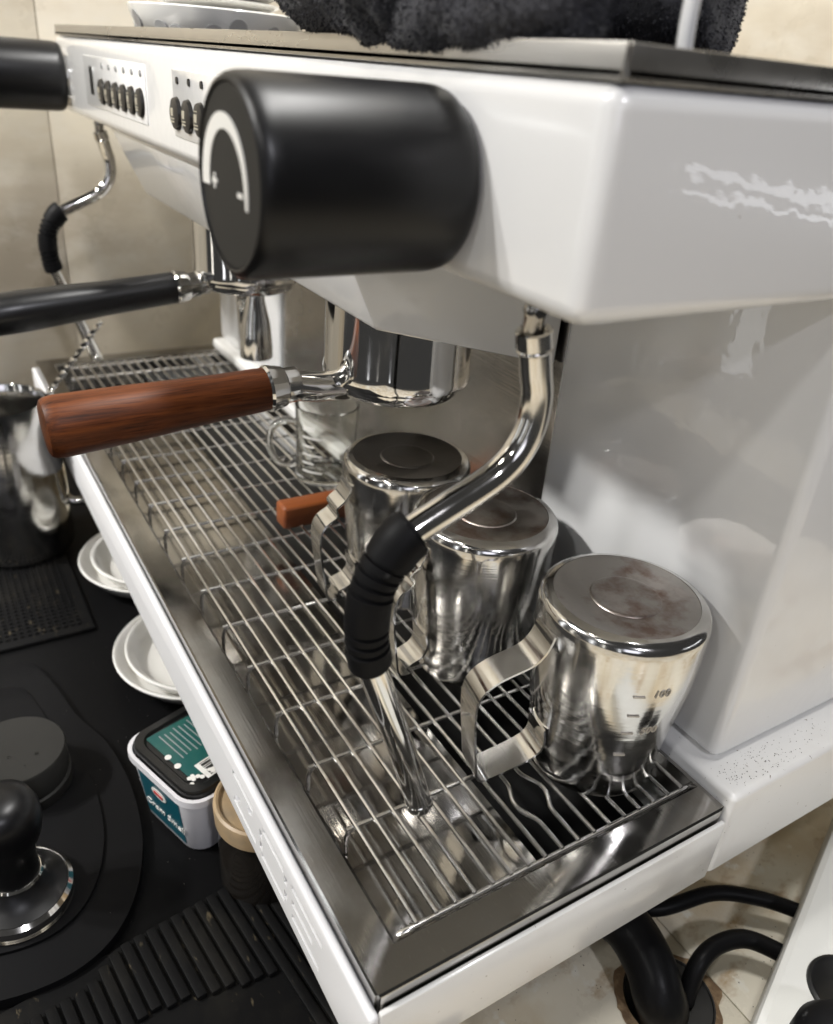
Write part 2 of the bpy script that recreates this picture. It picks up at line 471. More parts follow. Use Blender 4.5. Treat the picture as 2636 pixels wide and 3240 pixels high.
# legs
for x in (-0.70, -0.09):
    for y in (0.11, 0.44):
        obj('leg', lathe([(0, ZM - .004 if y < .045 else ZC), (.02, ZC), (.021, ZC + .004), (.014, ZC + .012), (.013, -.06), (.02, -.0493), (0, -.0493)], (x, y, 0), seg=24), 'rubber', mc)
obj('rail_gap_strip', box(XF + .0045, XN - .0045, YF + .0046, YB - .006, ZT - .002, ZT + .0006), 'black_void', mc)  # black strip painting in the dark gap between rail and housing
# cup rail and top plate
cr = bmesh.new()
e = 0.0014
box(XF + e, XN - e, YF + e, YB - .004, ZT + .0007, ZT + .002, bm=cr)
box(XF + e, XN - e, YF + e, YF + e + .0016, ZT - .0006, ZR, .0004, 2, bm=cr)
box(XN - e - .0016, XN - e, YF + e + .0018, YB - .004, ZT - .0006, ZR, .0004, 2, bm=cr)
box(XF + e, XF + e + .0016, YF + e + .0018, YB - .004, ZT + .0015, ZR, .0004, 2, bm=cr)
obj('cup_rail', cr, 'rail_steel', mc)

# --- drip tray (steel)
tr = bmesh.new()
ox0, ox1, oy0, oy1 = -0.780, 0.0, 0.0, 0.1978
ix0, ix1, iy0, iy1 = -0.762, -0.0185, 0.0187, 0.1962
b = tr
def ring(x0, x1, y0, y1, z): return [b.verts.new((x, y, z)) for x, y in ((x0, y0), (x1, y0), (x1, y1), (x0, y1))]
rr = [ring(ox0 + .0004, ox1 - .0004, oy0 + .0004, oy1, -0.014), ring(ox0, ox1, oy0, oy1, -0.0012), ring(ox0 + .0008, ox1 - .0008, oy0 + .0008, oy1, 0.0),
      ring(ix0 - .0022, ix1 + .0022, iy0 - .0022, iy1, -0.0006), ring(ix0 - .0004, ix1 + .0004, iy0 - .0004, iy1, -0.0022), ring(ix0, ix1, iy0, iy1, -0.020)]
for A, B in zip(rr, rr[1:]):
    for i in range(4):
        j = (i + 1) % 4
        b.faces.new((A[i], A[j], B[j], B[i]))
bmesh.ops.bevel(tr, geom=[e_ for e_ in tr.edges if abs(e_.verts[0].co.x - e_.verts[1].co.x) < .003 and abs(e_.verts[0].co.y - e_.verts[1].co.y) < .003 and e_.calc_length() > .004], offset=0.0018, segments=3, affect='EDGES')
tray = obj('drip_tray', tr, 'steel', mc, sharp=25)
fl = bmesh.new()
box(ix0, ix1, iy0, 0.106, -0.0225, -0.0205, bm=fl)
box(ix0, ix1, 0.1045, 0.106, -0.0440, -0.0227, bm=fl)
obj('tray_floor', fl, 'steel', tray)
obj('gutter', box(ix0, ix1, 0.1062, 0.1975, -0.0445, -0.0425), 'black_void', tray)

# --- button panels
def button_panel(x0, first, slot):
    p = obj('button_panel', box(x0, x0 + .191, YF - .0009, YF + .001, 0.2620, 0.2987, 0.0006, 2), 'white_paint', mc)
    if slot:
        obj('display', box(x0 + .020, x0 + .032, YF - .0012, YF, 0.2705, 0.2912, 0.0003, 1), 'black_void', p)
    for i in range(6):
        x = first + i * .0228
        obj('indicator', lathe([(0, .0013), (.0019, .0012), (.0021, .0)], (x, YF - .0006, .293), (0, -1, 0), 12), 'print_grey' if slot else 'black_void', p)
        bt = lathe([(0, .0034), (.006, .0032), (.0088, .0022), (.0096, 0)], (0, 0, 0), (0, -1, 0), 24)
        xform(bt, Matrix.Translation((x - .004, YF - .0008, .275)) @ Matrix.Diagonal((0.98, 1, 0.98, 1)))
        bo_ = obj('button', bt, 'button', p)
        ic = bmesh.new()
        yy = YF - .0043
        for (a, c, d, f) in ((-.0035, .0035, -.0048, -.0040), (-.0035, .0035, -.0030, -.0024)):
            box(x - .004 + a, x - .004 + c, yy, yy + .0006, .275 + d, .275 + f, bm=ic)
        join(ic, prism([(x - .004 - .003, .275 + .003), (x - .004 + .0022, .275 + .003), (x - .004 + .0018, .275 - .0012), (x - .004 - .0026, .275 - .0012)], yy, yy + .0006, 'XZ'))
        if i >= 2: box(x - .004 - .0028, x - .004 + .0024, yy, yy + .0006, .275 + .0042, .275 + .0048, bm=ic)
        obj('cup_icon', ic, 'icon', bo_)
button_panel(-0.6535, -0.5855, True)
button_panel(-0.3995, -0.3880, False)

# --- steam knobs
def steam_knob(cx, arc):
    cz = 0.2776; y0 = YF; L = 0.074
    fl_ = obj('knob_collar', lathe([(.0, .001), (.0245, .001), (.0245, -.0010), (.0235, -.0014), (0, -.0014)][::-1], (cx, y0, cz), (0, 1, 0), 48), 'wand_steel', mc)
    prof = [(0, -L + .0016), (.0254, -L + .0016), (.0257, -L + .0006), (.0263, -L + .0003), (.0274, -L + .0008), (.0283, -L + .0022), (.0288, -L + .0044), (.0290, -L + .0075), (.0290, -.0090), (.0288, -.0060), (.0281, -.0034), (.0268, -.0018), (.0245, -.0012), (0, -.0012)]
    kn = obj('steam_knob', lathe(prof, (cx, y0, cz), (0, 1, 0), 72), 'knob_plastic', mc)
    yf_ = y0 - L + .0016
    obj('knob_face', lathe([(0, 0), (.0253, 0), (.0253, .0006), (0, .0006)], (cx, yf_ - .0006, cz), (0, 1, 0), 64), 'knob_face', kn)
    # tapered volume arc with plus and minus
    b_ = bmesh.new(); N = 40; rows = []
    for i in range(N + 1):
        t = i / N
        ang = R(181) - t * R(190)
        wdt = .0066 * (1 - t) ** .9 + .0016 * t
        rows.append([b_.verts.new((cx - .0044 + math.cos(ang) * (.0196 - dd), yf_ - .00095, cz - .0036 + math.sin(ang) * (.0212 - dd))) for dd in (0, wdt)])
    for A, B in zip(rows, rows[1:]): b_.faces.new((A[0], A[1], B[1], B[0]))
    r_ = bmesh.ops.extrude_face_region(b_, geom=b_.faces[:])
    bmesh.ops.translate(b_, verts=[v for v in r_['geom'] if isinstance(v, bmesh.types.BMVert)], vec=(0, .0004, 0))
    obj('volume_arc', b_, 'print_white', kn)
    pl = bmesh.new()
    px, pz = cx - .0128, cz - .0020
    box(px - .0021, px + .0021, yf_ - .00095, yf_ - .0005, pz - .0006, pz + .0006, bm=pl)
    box(px - .0006, px + .0006, yf_ - .00099, yf_ - .0005, pz - .0022, pz + .0022, bm=pl)
    obj('plus_sign', pl, 'print_white', kn)
    obj('minus_sign', box(cx + .0072, cx + .0112, yf_ - .00095, yf_ - .0005, cz - .0040, cz - .0027), 'print_white', kn)
steam_knob(-0.0965, True)
steam_knob(-0.754, False)

# --- groups
def group(cx, cy=0.140):
    g = obj('group_head', lathe([(0, .205), (.0435, .205), (.0435, .158), (.0445, .153), (.0438, .1492), (.041, .1480), (.0375, .1484), (.0375, .160), (0, .160)], (cx, cy, 0), seg=72), 'chrome', mc)
    return g
group(-0.250); group(-0.500)

# --- steam wands
WP = [(.0806, .2336), (.0838, .2200), (.0862, .2100), (.0855, .1985), (.0810, .1885), (.0740, .1815), (.0650, .1765), (.0500, .1700), (.0362, .1636), (.0300, .1575), (.0240, .1480), (.0212, .1370), (.0212, .1230), (.0231, .1110), (.0270, .0990), (.0402, .0597), (.0500, .0290), (.0530, .0195)]
def steam_wand(cx):
    pts = smooth_path([(cx, y, z) for y, z in WP], 7)
    w = obj('steam_wand', tube(pts, 0.0060, 24), 'wand_steel', mc)
    t = (pts[-1] - pts[-3]).normalized()
    obj('tip', lathe([(.0056, 0), (.0064, .0008), (.0066, .0045), (.0055, .0072), (.0035, .0085), (0, .0086)], pts[-1] - t * .001, t, 32), 'wand_steel', w)
    t0 = (pts[3] - pts[0]).normalized()
    c0 = Vector((cx, .0805, .2335))
    obj('ferrule', lathe([(.0045, .004), (.0050, -.0005), (.0060, -.0012), (.0066, -.0006), (.0067, .0050), (.0063, .0054), (.0066, .0060), (.0062, .0068), (.0050, .0070)], c0 - t0 * .0005, t0, 32), 'wand_steel', w)
    obj('ball_joint', lathe([(0, -.002), (.0040, -.002), (.0040, .006), (.0046, .0085), (.0040, .0105), (.0066, .0125), (.0092, .0140), (.0092, .0168), (0, .0168)], (cx, .0798, .2335), (0, 0, 1), 24), 'steel', w)
    # ribbed rubber grip around the bend
    i0 = min(range(len(pts)), key=lambda i: abs(pts[i].y - .0385) + abs(pts[i].z - .1645))
    i1 = min(range(len(pts)), key=lambda i: abs(pts[i].y - .0236) + abs(pts[i].z - .1085))
    gp = smooth_path(pts[i0:i1 + 1], 6)
    Ls = [0.0]
    for a, c in zip(gp, gp[1:]): Ls.append(Ls[-1] + (c - a).length)
    T = Ls[-1]; rad = []
    for l in Ls:
        s = l / T; r = .0099 - .0012 * min(1, s / .45)
        if s < .02 or s > .98: r -= .0008
        for c in (.25, .315, .38, .445, .70, .77, .835):
            d = abs(s - c)
            if d < .011: r -= .0015
        if .255 < s < .44: r *= .955
        if .70 < s < .83: r *= .975
        rad.append(r)
    rad[0] = .0062; rad[-1] = .0062
    obj('grip', tube(gp, rad, 32), 'rubber', w, sharp=30)
steam_wand(-0.061)
steam_wand(-0.722)

# ================================================================== DRIP GRATE
ZGB = -0.0022
grate = thing('drip_grate', 'steel wire grate lying in the drip tray with two bars bent apart', 'grate', (-0.39, 0.11, -0.02))
bx0, bx1 = -0.757, -0.0205
straight = None
for i in range(18):
    y = 0.0300 + i * 0.00998
    if i in (8, 9):
        amp = -.0046 if i == 8 else .0050
        pts = [(bx0, y, ZGB)]
        for k in range(25):
            x = -0.092 + k * (0.066 / 24)
            c = -0.0505 if i == 8 else -0.0535
            s = max(0, 1 - ((x - c) / .0135) ** 2)
            pts.append((x, y + amp * s * s * (1.0 if s else 0), ZGB))
        pts.append((bx1, y, ZGB))
        obj('bar', tube(pts, .00112, 8), 'wire', grate)
    elif straight is None:
        bm_ = tube([(bx0, 0, 0), (bx1, 0, 0)], .00112, 8)
        straight = obj('bar', bm_, 'wire', grate, loc=(0, y, ZGB))
    else:
        obj('bar', straight.data, 'wire', grate, loc=(0, y, ZGB))
cbm = None
for i in range(16):
    x = -0.0775 - i * 0.0430
    if cbm is None:
        pth = smooth_path([(0, .1995, 0), (0, .12, 0), (0, .034, 0), (0, .0290, -.0006), (0, .0268, -.0032), (0, .0262, -.0070), (0, .0262, -.0152)], 5)
        o_ = obj('crossbar', tube(pth, .00125, 8), 'wire', grate, loc=(x, 0, ZGB - .0023)); cbm = o_.data
    else:
        obj('crossbar', cbm, 'wire', grate, loc=(x, 0, ZGB - .0023))
obj('edge_bar', tube(smooth_path([(-.0208, .1995, ZGB - .0024), (-.0208, .1, ZGB - .0024), (-.0208, .0285, ZGB - .0024), (-.0212, .0262, ZGB - .0040), (-.0215, .0255, ZGB - .0078)], 5), .00155, 10), 'wire', grate)
obj('edge_bar', tube([(-.7570, .1995, ZGB - .0024), (-.7570, .0265, ZGB - .0024)], .00155, 10), 'wire', grate)
ZG = ZGB + .00112

# ================================================================== PORTAFILTERS
def portafilter(cx, label, wooden, cy=0.140, yc=0.057, zc=0.149, yend=-0.0585, zend=0.1425, spout=False, xend=None):
    xe = cx if xend is None else xend
    t = thing('portafilter', label, 'portafilter', (cx, cy, zc - .02))
    obj('ring', lathe([(0, .1400), (.030, .1400), (.0372, .1415), (.0385, .1440), (.0385, .1478), (.0372, .1482), (.0, .1482)], (cx, cy, 0), seg=64), 'chrome', t)
    A = Vector((xe, yend, zend)); B = Vector((cx, yc, zc)); ax = (B - A).normalized(); L = (B - A).length
    C = Vector((cx, cy - .034, .1455))
    obj('neck', tube(smooth_path([B - ax * .004, B + ax * .012, C * .6 + B * .4, C], 5), [.0098, .0097, .0094, .0092, .0090] + [.0088] * 6 + [.0086] * 5, 24), 'chrome', t)
    obj('collar', lathe([(0, L - .001), (.0122, L - .001), (.0132, L + .0005), (.0112, L + .0095), (.0100, L + .0105), (.0098, L + .018), (.0086, L + .0185), (0, L + .0185)], A, ax, 24), 'chrome', t, sharp=14)
    if wooden:
        prof = [(0, 0), (.0118, .0003), (.0140, .0012), (.0152, .0034), (.0157, .0075), (.0153, .022), (.0146, .042), (.0134, .066), (.0124, .090), (.0121, L - .006), (.0118, L)]
        obj('handle', lathe(prof, A, ax, 48), 'rosewood', t)
    else:
        prof = [(0, 0), (.0095, .0006), (.0135, .004), (.0150, .010), (.0152, .03), (.0143, .06), (.0130, .085), (.0123, L - .008), (.0123, L - .001), (.010, L)]
        obj('handle', lathe(prof, A, ax, 40), 'black_handle', t)
    if spout:
        sp = obj('spout', lathe([(0, .1400), (.0070, .1400), (.0075, .130), (.0120, .110), (.0138, .090), (.0138, .0800), (.0120, .0800), (.0115, .088), (0, .092)], (cx + .002, cy + .006, 0), seg=32), 'chrome', t)
        ang = tube(smooth_path([(cx - .008, cy + .004, .137), (cx - .022, cy + .006, .131), (cx - .032, cy + .010, .118), (cx - .034, cy + .012, .100), (cx - .030, cy + .012, .086)], 5), .0085, 20)
        obj('spout', ang, 'chrome', t)
    return t
portafilter(-0.250, 'portafilter with polished dark red wooden handle locked in the group', True)
portafilter(-0.500, 'portafilter with black plastic handle and chrome spout', False, yc=0.080, zc=0.143, yend=-0.062, zend=0.129, spout=True)

# ================================================================== MILK PITCHERS (upside down on the grate)
def pitcher(cx, cy, h, r, hang, label, marks=False, dark=False, hout=.076):
    t = thing('milk_pitcher', label, 'pitcher', (cx, cy, ZG), 'upturned milk pitchers on the grate')
    spa = R(hang) + math.pi
    def dfm(p, rr_, hh, tt):
        # pouring lip opposite the handle, only near the rim
        a = math.atan2(p.y, p.x); d = math.atan2(math.sin(a - spa), math.cos(a - spa))
        k = max(0, 1 - hh / .02)
        s = math.exp(-(d / .33) ** 2) * .009 * k
        return Vector((p.x * (1 + s / max(rr_, .01)), p.y * (1 + s / max(rr_, .01)), p.z))
    e = .0055
    outer = [(r * .815, 0), (r * .822, .0010), (r * .815, .004), (r * .822, .010), (r * .850, .022), (r * .895, .036), (r * .948, .051), (r * .984, .064), (r * .998, .076), (r, h - e - .004), (r * .998, h - e), (r - .0007, h - e * .62), (r - .0022, h - e * .28), (r - .0045, h - .0006), (r - .0062, h)]
    def rad_at(z):
        for (ra_, za), (rb_, zb_) in zip(outer[2:], outer[3:]):
            if za <= z <= zb_: return ra_ + (rb_ - ra_) * (z - za) / (zb_ - za)
    rings_ = [(rad_at(z_) + .000022 * math.sin(z_ * 1250), z_) for z_ in [.0105 + q_ * .00125 for q_ in range(30)]]
    outer = outer[:4] + rings_ + [p_ for p_ in outer[4:] if p_[1] > rings_[-1][1] + .002]
    inner = [(r - .008, h - .003), (r - .0015, h - .012), (r * .90, .05), (r * .80, .014), (r * .798, .001), (r * .815, 0)]
    body = obj('body', lathe(outer + [(r - .0063, h - .0012)] + inner, (cx, cy, ZG), seg=72, deform=dfm), 'pitcher_steel', t)
    base = [(r - .0060, h - .0018), (r - .0064, h - .0002), (r - .0100, h - .0009), (r * .56, h - .0016), (r * .42, h - .0018), (r * .405, h - .0011), (r * .395, h - .0010), (r * .36, h - .0013), (0, h - .0014)]
    obj('base_plate', lathe(base, (cx, cy, ZG), seg=72), 'pitcher_base_reflect_dark' if dark else 'pitcher_base', body)
    # strap handle
    d = Vector((math.cos(R(hang)), math.sin(R(hang)), 0)); s = Vector((-d.y, d.x, 0))
    o = hout
    path = [(r - .0003, h - .0125), (r + .0008, h - .0170), (r + .0035, h - .0225), (r + .0090, h - .0275), (o - .0110, h - .0330), (o - .0030, h - .0390), (o, h - .0480), (o - .0012, .036), (o - .0042, .014), (o - .0058, .0060), (o - .0085, .0033), (o - .0150, .0040), (r + .006, .0085), (r * .93, .0130), (r * .850, .0190), (r * .880, .029)]
    pp = smooth_path([(a, 0, z) for a, z in path], 5)
    b_ = bmesh.new(); rows = []; wd = .0084; th = .0006
    for i, p in enumerate(pp):
        tg = (pp[min(i + 1, len(pp) - 1)] - pp[max(i - 1, 0)]).normalized(); nrm = Vector((tg.z, 0, -tg.x))
        row = []
        for (sx, sn) in ((-1, -1), (1, -1), (1, 1), (-1, 1)):
            q = Vector((cx, cy, ZG)) + d * (p.x + nrm.x * th * sn) + s * (wd * sx) + Vector((0, 0, p.z + nrm.z * th * sn))
            row.append(b_.verts.new(q))
        rows.append(row)
    for A, B in zip(rows, rows[1:]):
        for k in range(4):
            b_.faces.new((A[k], A[(k + 1) % 4], B[(k + 1) % 4], B[k]))
    b_.faces.new(rows[0][::-1]); b_.faces.new(rows[-1])
    obj('handle', b_, 'pitcher_steel', t, sharp=50)
    if marks:
        for (zz, txt) in ((.072, '100'), (.060, None), (.048, '500'), (.032, None)):
            a = R(-28)
            rr_ = r * (.994 if zz > .065 else .976 if zz > .055 else .938 if zz > .04 else .884) + .0002
            o_ = Vector((cx + rr_ * math.cos(a), cy + rr_ * math.sin(a), ZG + zz))
            tx = Vector((-math.sin(a), math.cos(a), 0))
            q = box(-.0028, .0028, -.00035, .00035, -.0002, .0003)
            xform(q, basis(o_, tx, (0, 0, 1), tx.cross(Vector((0, 0, 1)))))
            obj('tick_mark', q, 'etched', body)
            if txt:
                a2 = R(-13); o2 = Vector((cx + rr_ * math.cos(a2), cy + rr_ * math.sin(a2), ZG + zz + .001)); t2 = Vector((-math.sin(a2), math.cos(a2), 0))
                q = text_bm(txt, .0058, .0003, .2); xform(q, basis(o2, t2, (0, 0, 1), t2.cross(Vector((0, 0, 1)))))
                obj('engraved_number', q, 'etched', body)
    return t
pitcher(-0.0635, 0.1640, 0.100, 0.0412, -101, 'upturned steel milk pitcher beside the white side pillar, volume marks on its side', True)
pitcher(-0.1595, 0.1500, 0.100, 0.0408, -93, 'upturned steel milk pitcher standing between two other pitchers', hout=.058)
pitcher(-0.2430, 0.1480, 0.098, 0.0408, -95, 'upturned steel milk pitcher with dark reflection coloured into its base under the wooden handled portafilter', hout=.060, dark=True)

# ================================================================== GLASS JUG
gx, gy = -0.412, 0.1735
gj = thing('measuring_glass', 'small clear glass measuring jug with white volume lines on the grate', 'glass', (gx, gy, ZG))
gr_ = .0262; gh = .066
gb = obj('body', lathe([(0, 0), (gr_ - .003, 0), (gr_ - .0006, .002), (gr_ - .001, .03), (gr_, gh - .002), (gr_ + .0004, gh - .0006), (gr_ - .0008, gh), (gr_ - .0022, gh - .001), (gr_ - .0030, .03), (gr_ - .0032, .006), (gr_ - .006, .0042), (0, .004)], (gx, gy, ZG), seg=56), 'glass', gj)
hd = Vector((-.30, -.954, 0))
hp = [Vector((gx, gy, ZG)) + hd * a + Vector((0, 0, z)) for a, z in ((gr_ - .0008, .050), (gr_ + .010, .051), (gr_ + .019, .044), (gr_ + .021, .030), (gr_ + .015, .016), (gr_ + .006, .012), (gr_ - .0014, .013))]
obj('handle', tube(smooth_path(hp, 6), .0030, 14), 'glass', gj)
for i in range(6):
    a0, a1 = R(-72), R(-32 if i % 2 == 0 else -48)
    b_ = bmesh.new(); rows = []
    z = .014 + i * .0075; th = .0008 if i < 5 else .0020
    for k in range(9):
        a = a0 + (a1 - a0) * k / 8; rr_ = gr_ + .0003
        rows.append([b_.verts.new((gx + math.cos(a) * rr_, gy + math.sin(a) * rr_, ZG + z + s_)) for s_ in (-th, th)])
    for A, B in zip(rows, rows[1:]): b_.faces.new((A[0], B[0], B[1], A[1]))
    obj('volume_line', b_, 'print_white', gb)

# ================================================================== BRUSH
br = thing('cleaning_brush', 'small brush with orange brown wooden handle lying on the grate behind the pitchers', 'brush', (-0.347, 0.14, ZG))
obj('handle', box(-.3555, -.3385, .1045, .165, ZG, ZG + .0185, .0028, 3), 'brown_wood', br)
bris = bmesh.new()
for i in range(140):
    x = random.uniform(-.353, -.341); z = random.uniform(.002, .016)
    tube([(x, .1745, ZG + z), (x + random.uniform(-.003, .003), .195, ZG + max(.0006, z + random.uniform(-.003, .003)))], .00035, 4, bm=bris, cap=False)
obj('ferrule', box(-.3548, -.3392, .165, .176, ZG + .0006, ZG + .018, .0015, 2), 'steel', br)
o_ = obj('bristles', bris, 'rubber', br); o_['kind'] = 'stuff'

# ================================================================== TOP: towel, bowls, wire
tw = thing('towel', 'dark charcoal terry towel folded on top of the machine over its front rail', 'towel', (-0.14, 0.15, ZT + .002))
def lump(path, rad, sq, seed):
    pts = smooth_path(path, 10); n = len(pts)
    b_ = bmesh.new(); seg = 56; rows = []
    for i, p in enumerate(pts):
        s = i / (n - 1)
        t = (pts[min(i + 1, n - 1)] - pts[max(i - 1, 0)]).normalized(); u = Vector((0, 0, 1)); v = t.cross(u).normalized()
        k = min(1, math.sqrt(max(0, 1 - (max(0, abs(s - .5) * 2 - .72) / .28) ** 2)) + .02)
        row = []
        for q in range(seg):
            a = 2 * math.pi * q / seg
            d_ = v * math.cos(a) * sq[0] + u * math.sin(a) * sq[1]
            pos = p + d_ * rad * k
            f = noise.noise(pos * 26 + Vector((seed, 0, 0))) * .0075 * min(1, rad / .025) + noise.noise(pos * 75 + Vector((0, seed, 0))) * .0028 + noise.noise(pos * 300) * .0007
            row.append(b_.verts.new(pos + d_.normalized() * f))
        rows.append(row)
    for A, B in zip(rows, rows[1:]):
        for q in range(seg): b_.faces.new((A[q], A[(q + 1) % seg], B[(q + 1) % seg], B[q]))
    b_.faces.new(rows[0][::-1]); b_.faces.new(rows[-1])
    return b_
ZTOP = ZT + .002
lumps = [
    ([(-.262, .096, .357), (-.215, .080, .350), (-.175, .072, .3465), (-.140, .074, .3440), (-.118, .084, .344)], .0285, (1.1, 1.0), 1.0),
    ([(-.165, .078, .3400), (-.135, .068, .3300), (-.095, .066, .3272), (-.065, .070, .3275), (-.048, .080, .3290)], .0128, (1.05, 1.0), 12.0),
    ([(-.150, .098, .3600), (-.110, .092, .3580), (-.070, .094, .3570), (-.050, .102, .357)], .0165, (1.2, 1.0), 21.0),
    ([(-.262, .15, .375), (-.2, .145, .380), (-.16, .142, .382), (-.115, .142, .378)], .034, (1.5, 1.0), 5.0),
    ([(-.175, .150, .3445), (-.135, .165, .3435), (-.105, .178, .3435), (-.096, .182, .344)], .0215, (1.1, 1.0), 9.0),
    ([(-.235, .18, .352), (-.20, .20, .352), (-.165, .215, .352)], .0280, (1.4, 1.0), 3.0),
]
fz = bmesh.new()
for k, L_ in enumerate(lumps):
    o_ = obj('fold', lump(*L_), 'towel', tw)
    me = o_.data
    ps = [p_ for p_ in me.polygons if p_.center.z < .40]
    tot = (22000, 12000, 9000, 5000, 9000, 5000)[k]
    for i in range(tot):
        p_ = random.choice(ps)
        vs = [me.vertices[v].co for v in p_.vertices[:4]]
        if len(vs) < 4: continue
        a, c = random.random(), random.random()
        pos = vs[0].lerp(vs[1], a).lerp(vs[3].lerp(vs[2], a), c)
        if pos.z < ZTOP + .0015 and pos.y > YF + .002: continue
        nrm = (p_.normal + Vector((random.gauss(0, .55), random.gauss(0, .55), random.gauss(0, .55)))).normalized()
        side = nrm.cross(Vector((random.random() - .5, random.random() - .5, random.random() - .5))).normalized() * .00026
        ln = random.uniform(.0005, .0013)
        tip = pos + nrm * ln + Vector((0, 0, -ln * .25))
        f = fz.faces.new([fz.verts.new(pos - side), fz.verts.new(pos + side), fz.verts.new(tip + side * .8), fz.verts.new(tip - side * .8)])
o_ = obj('terry_pile', fz, 'towel', tw, recalc=False); o_['kind'] = 'stuff'

def bowl(cx, cy, z0, r, h, label, foot=.5):
    t = thing('bowl', label, 'bowl', (cx, cy, z0))
    bo_ = obj('body', lathe([(0, .001), (r * foot - .003, .001), (r * foot, 0), (r * foot + .001, .002), (r * .90, h * .28), (r * .97, h * .66), (r, h - .0008), (r - .0006, h), (r - .003, h - .001), (r * .93, h * .66), (r * .85, h * .30), (r * foot, .005), (0, .0045)], (cx, cy, z0), seg=56), 'porcelain', t)
    return t, bo_
bt, bb = bowl(-0.55, 0.140, ZTOP, 0.066, 0.0225, 'white bowl with grey painted dots standing on the machine top', .80)
for (a, hh) in ((-86, .55), (-60, .30), (-48, .20), (-22, .30), (-112, .28), (-6, .5), (20, .4), (150, .5)):
    A = R(a); rr_ = .066 * (.865 + .135 * hh) + .0002
    nrm = Vector((math.cos(A) * .9, math.sin(A) * .9, -.35)).normalized()
    q = lathe([(0, .0009), (.0062, .0008), (.0070, -.0008)], (-.55 + math.cos(A) * rr_, .140 + math.sin(A) * rr_, ZTOP + .0225 * hh), nrm, 16)
    obj('painted_dot', q, 'print_grey', bb)
for i, rr_ in enumerate((.046, .046, .046)):
    o_ = thing('saucer', 'small white saucer ' + ('lowest in the pile', 'in the middle of the pile', 'on top of the pile')[i] + ' inside the grey dotted bowl', 'saucer', (-.545, .138, ZTOP + .014 + i * .0062), 'saucers stacked in the bowl')
    obj('body', lathe([(0, 0), (.026, 0), (rr_, .0078), (rr_ + .0005, .009), (rr_ - .001, .0096), (.026, .0026), (0, .0022)], (-.545, .138, ZTOP + .0130 + i * .0062), seg=48), 'porcelain', o_)
b2, _ = bowl(-0.50, 0.262, ZTOP, 0.055, 0.0185, 'plain white bowl behind the grey dotted bowl')
wr = thing('wire_stand', 'bent white wire stand leg standing on the machine top by the towel', 'wire stand', (-0.035, 0.1, ZTOP))
obj('rod', tube(smooth_path([(-.0335, .1045, ZTOP + .0022), (-.0335, .0985, ZTOP + .0028), (-.0335, .0952, ZTOP + .0075), (-.0335, .0945, .345), (-.0335, .094, .42), (-.0335, .10, .432), (-.0335, .18, .435)], 6), .0023, 14), 'white_wire', wr)
obj('foot', tube(smooth_path([(-.0335, .1045, ZTOP + .0022), (-.036, .16, ZTOP + .0022), (-.042, .20, ZTOP + .0022)], 5), .0022, 12), 'white_wire', wr)
tg = thing('tumbler', 'clear glass tumbler standing on the machine top behind the towel', 'glass', (-0.045, 0.30, ZTOP))
obj('body', lathe([(0, 0), (.024, 0), (.026, .002), (.030, .085), (.0295, .086), (.0285, .085), (.0245, .006), (0, .005)], (-0.048, 0.318, ZTOP), seg=40), 'glass', tg)

# ================================================================== LEFT COUNTER
# plates
def plate(cx, cy, z0, r, label, grp):
    t = thing('saucer', label, 'saucer', (cx, cy, z0), grp)
    obj('body', lathe([(0, .001), (r * .52, .001), (r * .55, 0), (r * .58, .002), (r * .86, .0085), (r * .97, .0185), (r, .0215), (r - .0012, .0228), (r - .0034, .0215), (r * .88, .0110), (r * .78, .0070), (r * .60, .0045), (0, .0040)], (cx, cy, z0), seg=64), 'porcelain', t)
plate(-.526, .0495, ZM, .067, 'white saucer at the bottom of the stack near the far steel pitcher', 'white saucers tucked under the machine')
plate(-.520, .0545, ZM + .0066, .0615, 'white saucer on top of the stack near the far steel pitcher', 'white saucers tucked under the machine')
plate(-.375, .0460, ZM, .067, 'white saucer at the bottom of the stack beside the teal ice cream tub', 'white saucers tucked under the machine')
plate(-.370, .0505, ZM + .0066, .0630, 'white saucer on top of the stack beside the teal ice cream tub', 'white saucers tucked under the machine')

# tub
zt_ = -.080
tb = thing('ice_cream_tub', 'white plastic tub with teal label and black film lid under the machine front', 'tub', (-.23, .02, ZM))
ux = Vector((.947, .322, 0)); vy = Vector((-.322, .947, 0)); o0 = Vector((-.256, -.0416, 0))
def rrect(w0, w1, d0, d1, r, z, n=6):
    out = []
    for (cx_, cy_, a0) in ((w1 - r, d0 + r, -90), (w1 - r, d1 - r, 0), (w0 + r, d1 - r, 90), (w0 + r, d0 + r, 180)):
        for k in range(n + 1):
            a = R(a0 + 90 * k / n); out.append(o0 + ux * (cx_ + r * math.cos(a)) + vy * (cy_ + r * math.sin(a)) + Vector((0, 0, z)))
    return out
def loft(rings, cap0=True, cap1=True):
    b_ = bmesh.new(); rv = [[b_.verts.new(p) for p in r_] for r_ in rings]; n = len(rv[0])
    for A, B in zip(rv, rv[1:]):
        for k in range(n): b_.faces.new((A[k], A[(k + 1) % n], B[(k + 1) % n], B[k]))
    if cap0: b_.faces.new(rv[0][::-1])
    if cap1: b_.faces.new(rv[-1])
    return b_
W_, D_ = .0735, .098
h_ = zt_ - ZM
tub = obj('body', loft([rrect(.008, W_ - .008, .008, D_ - .008, .012, ZM), rrect(.006, W_ - .006, .006, D_ - .006, .013, ZM + .003), rrect(.001, W_ - .001, .001, D_ - .001, .014, zt_ - .006), rrect(-.0012, W_ + .0012, -.0012, D_ + .0012, .015, zt_ - .005), rrect(-.0012, W_ + .0012, -.0012, D_ + .0012, .015, zt_), rrect(.001, W_ - .001, .001, D_ - .001, .014, zt_), rrect(.002, W_ - .002, .002, D_ - .002, .013, zt_ - .004)]), 'tub_white', tb)
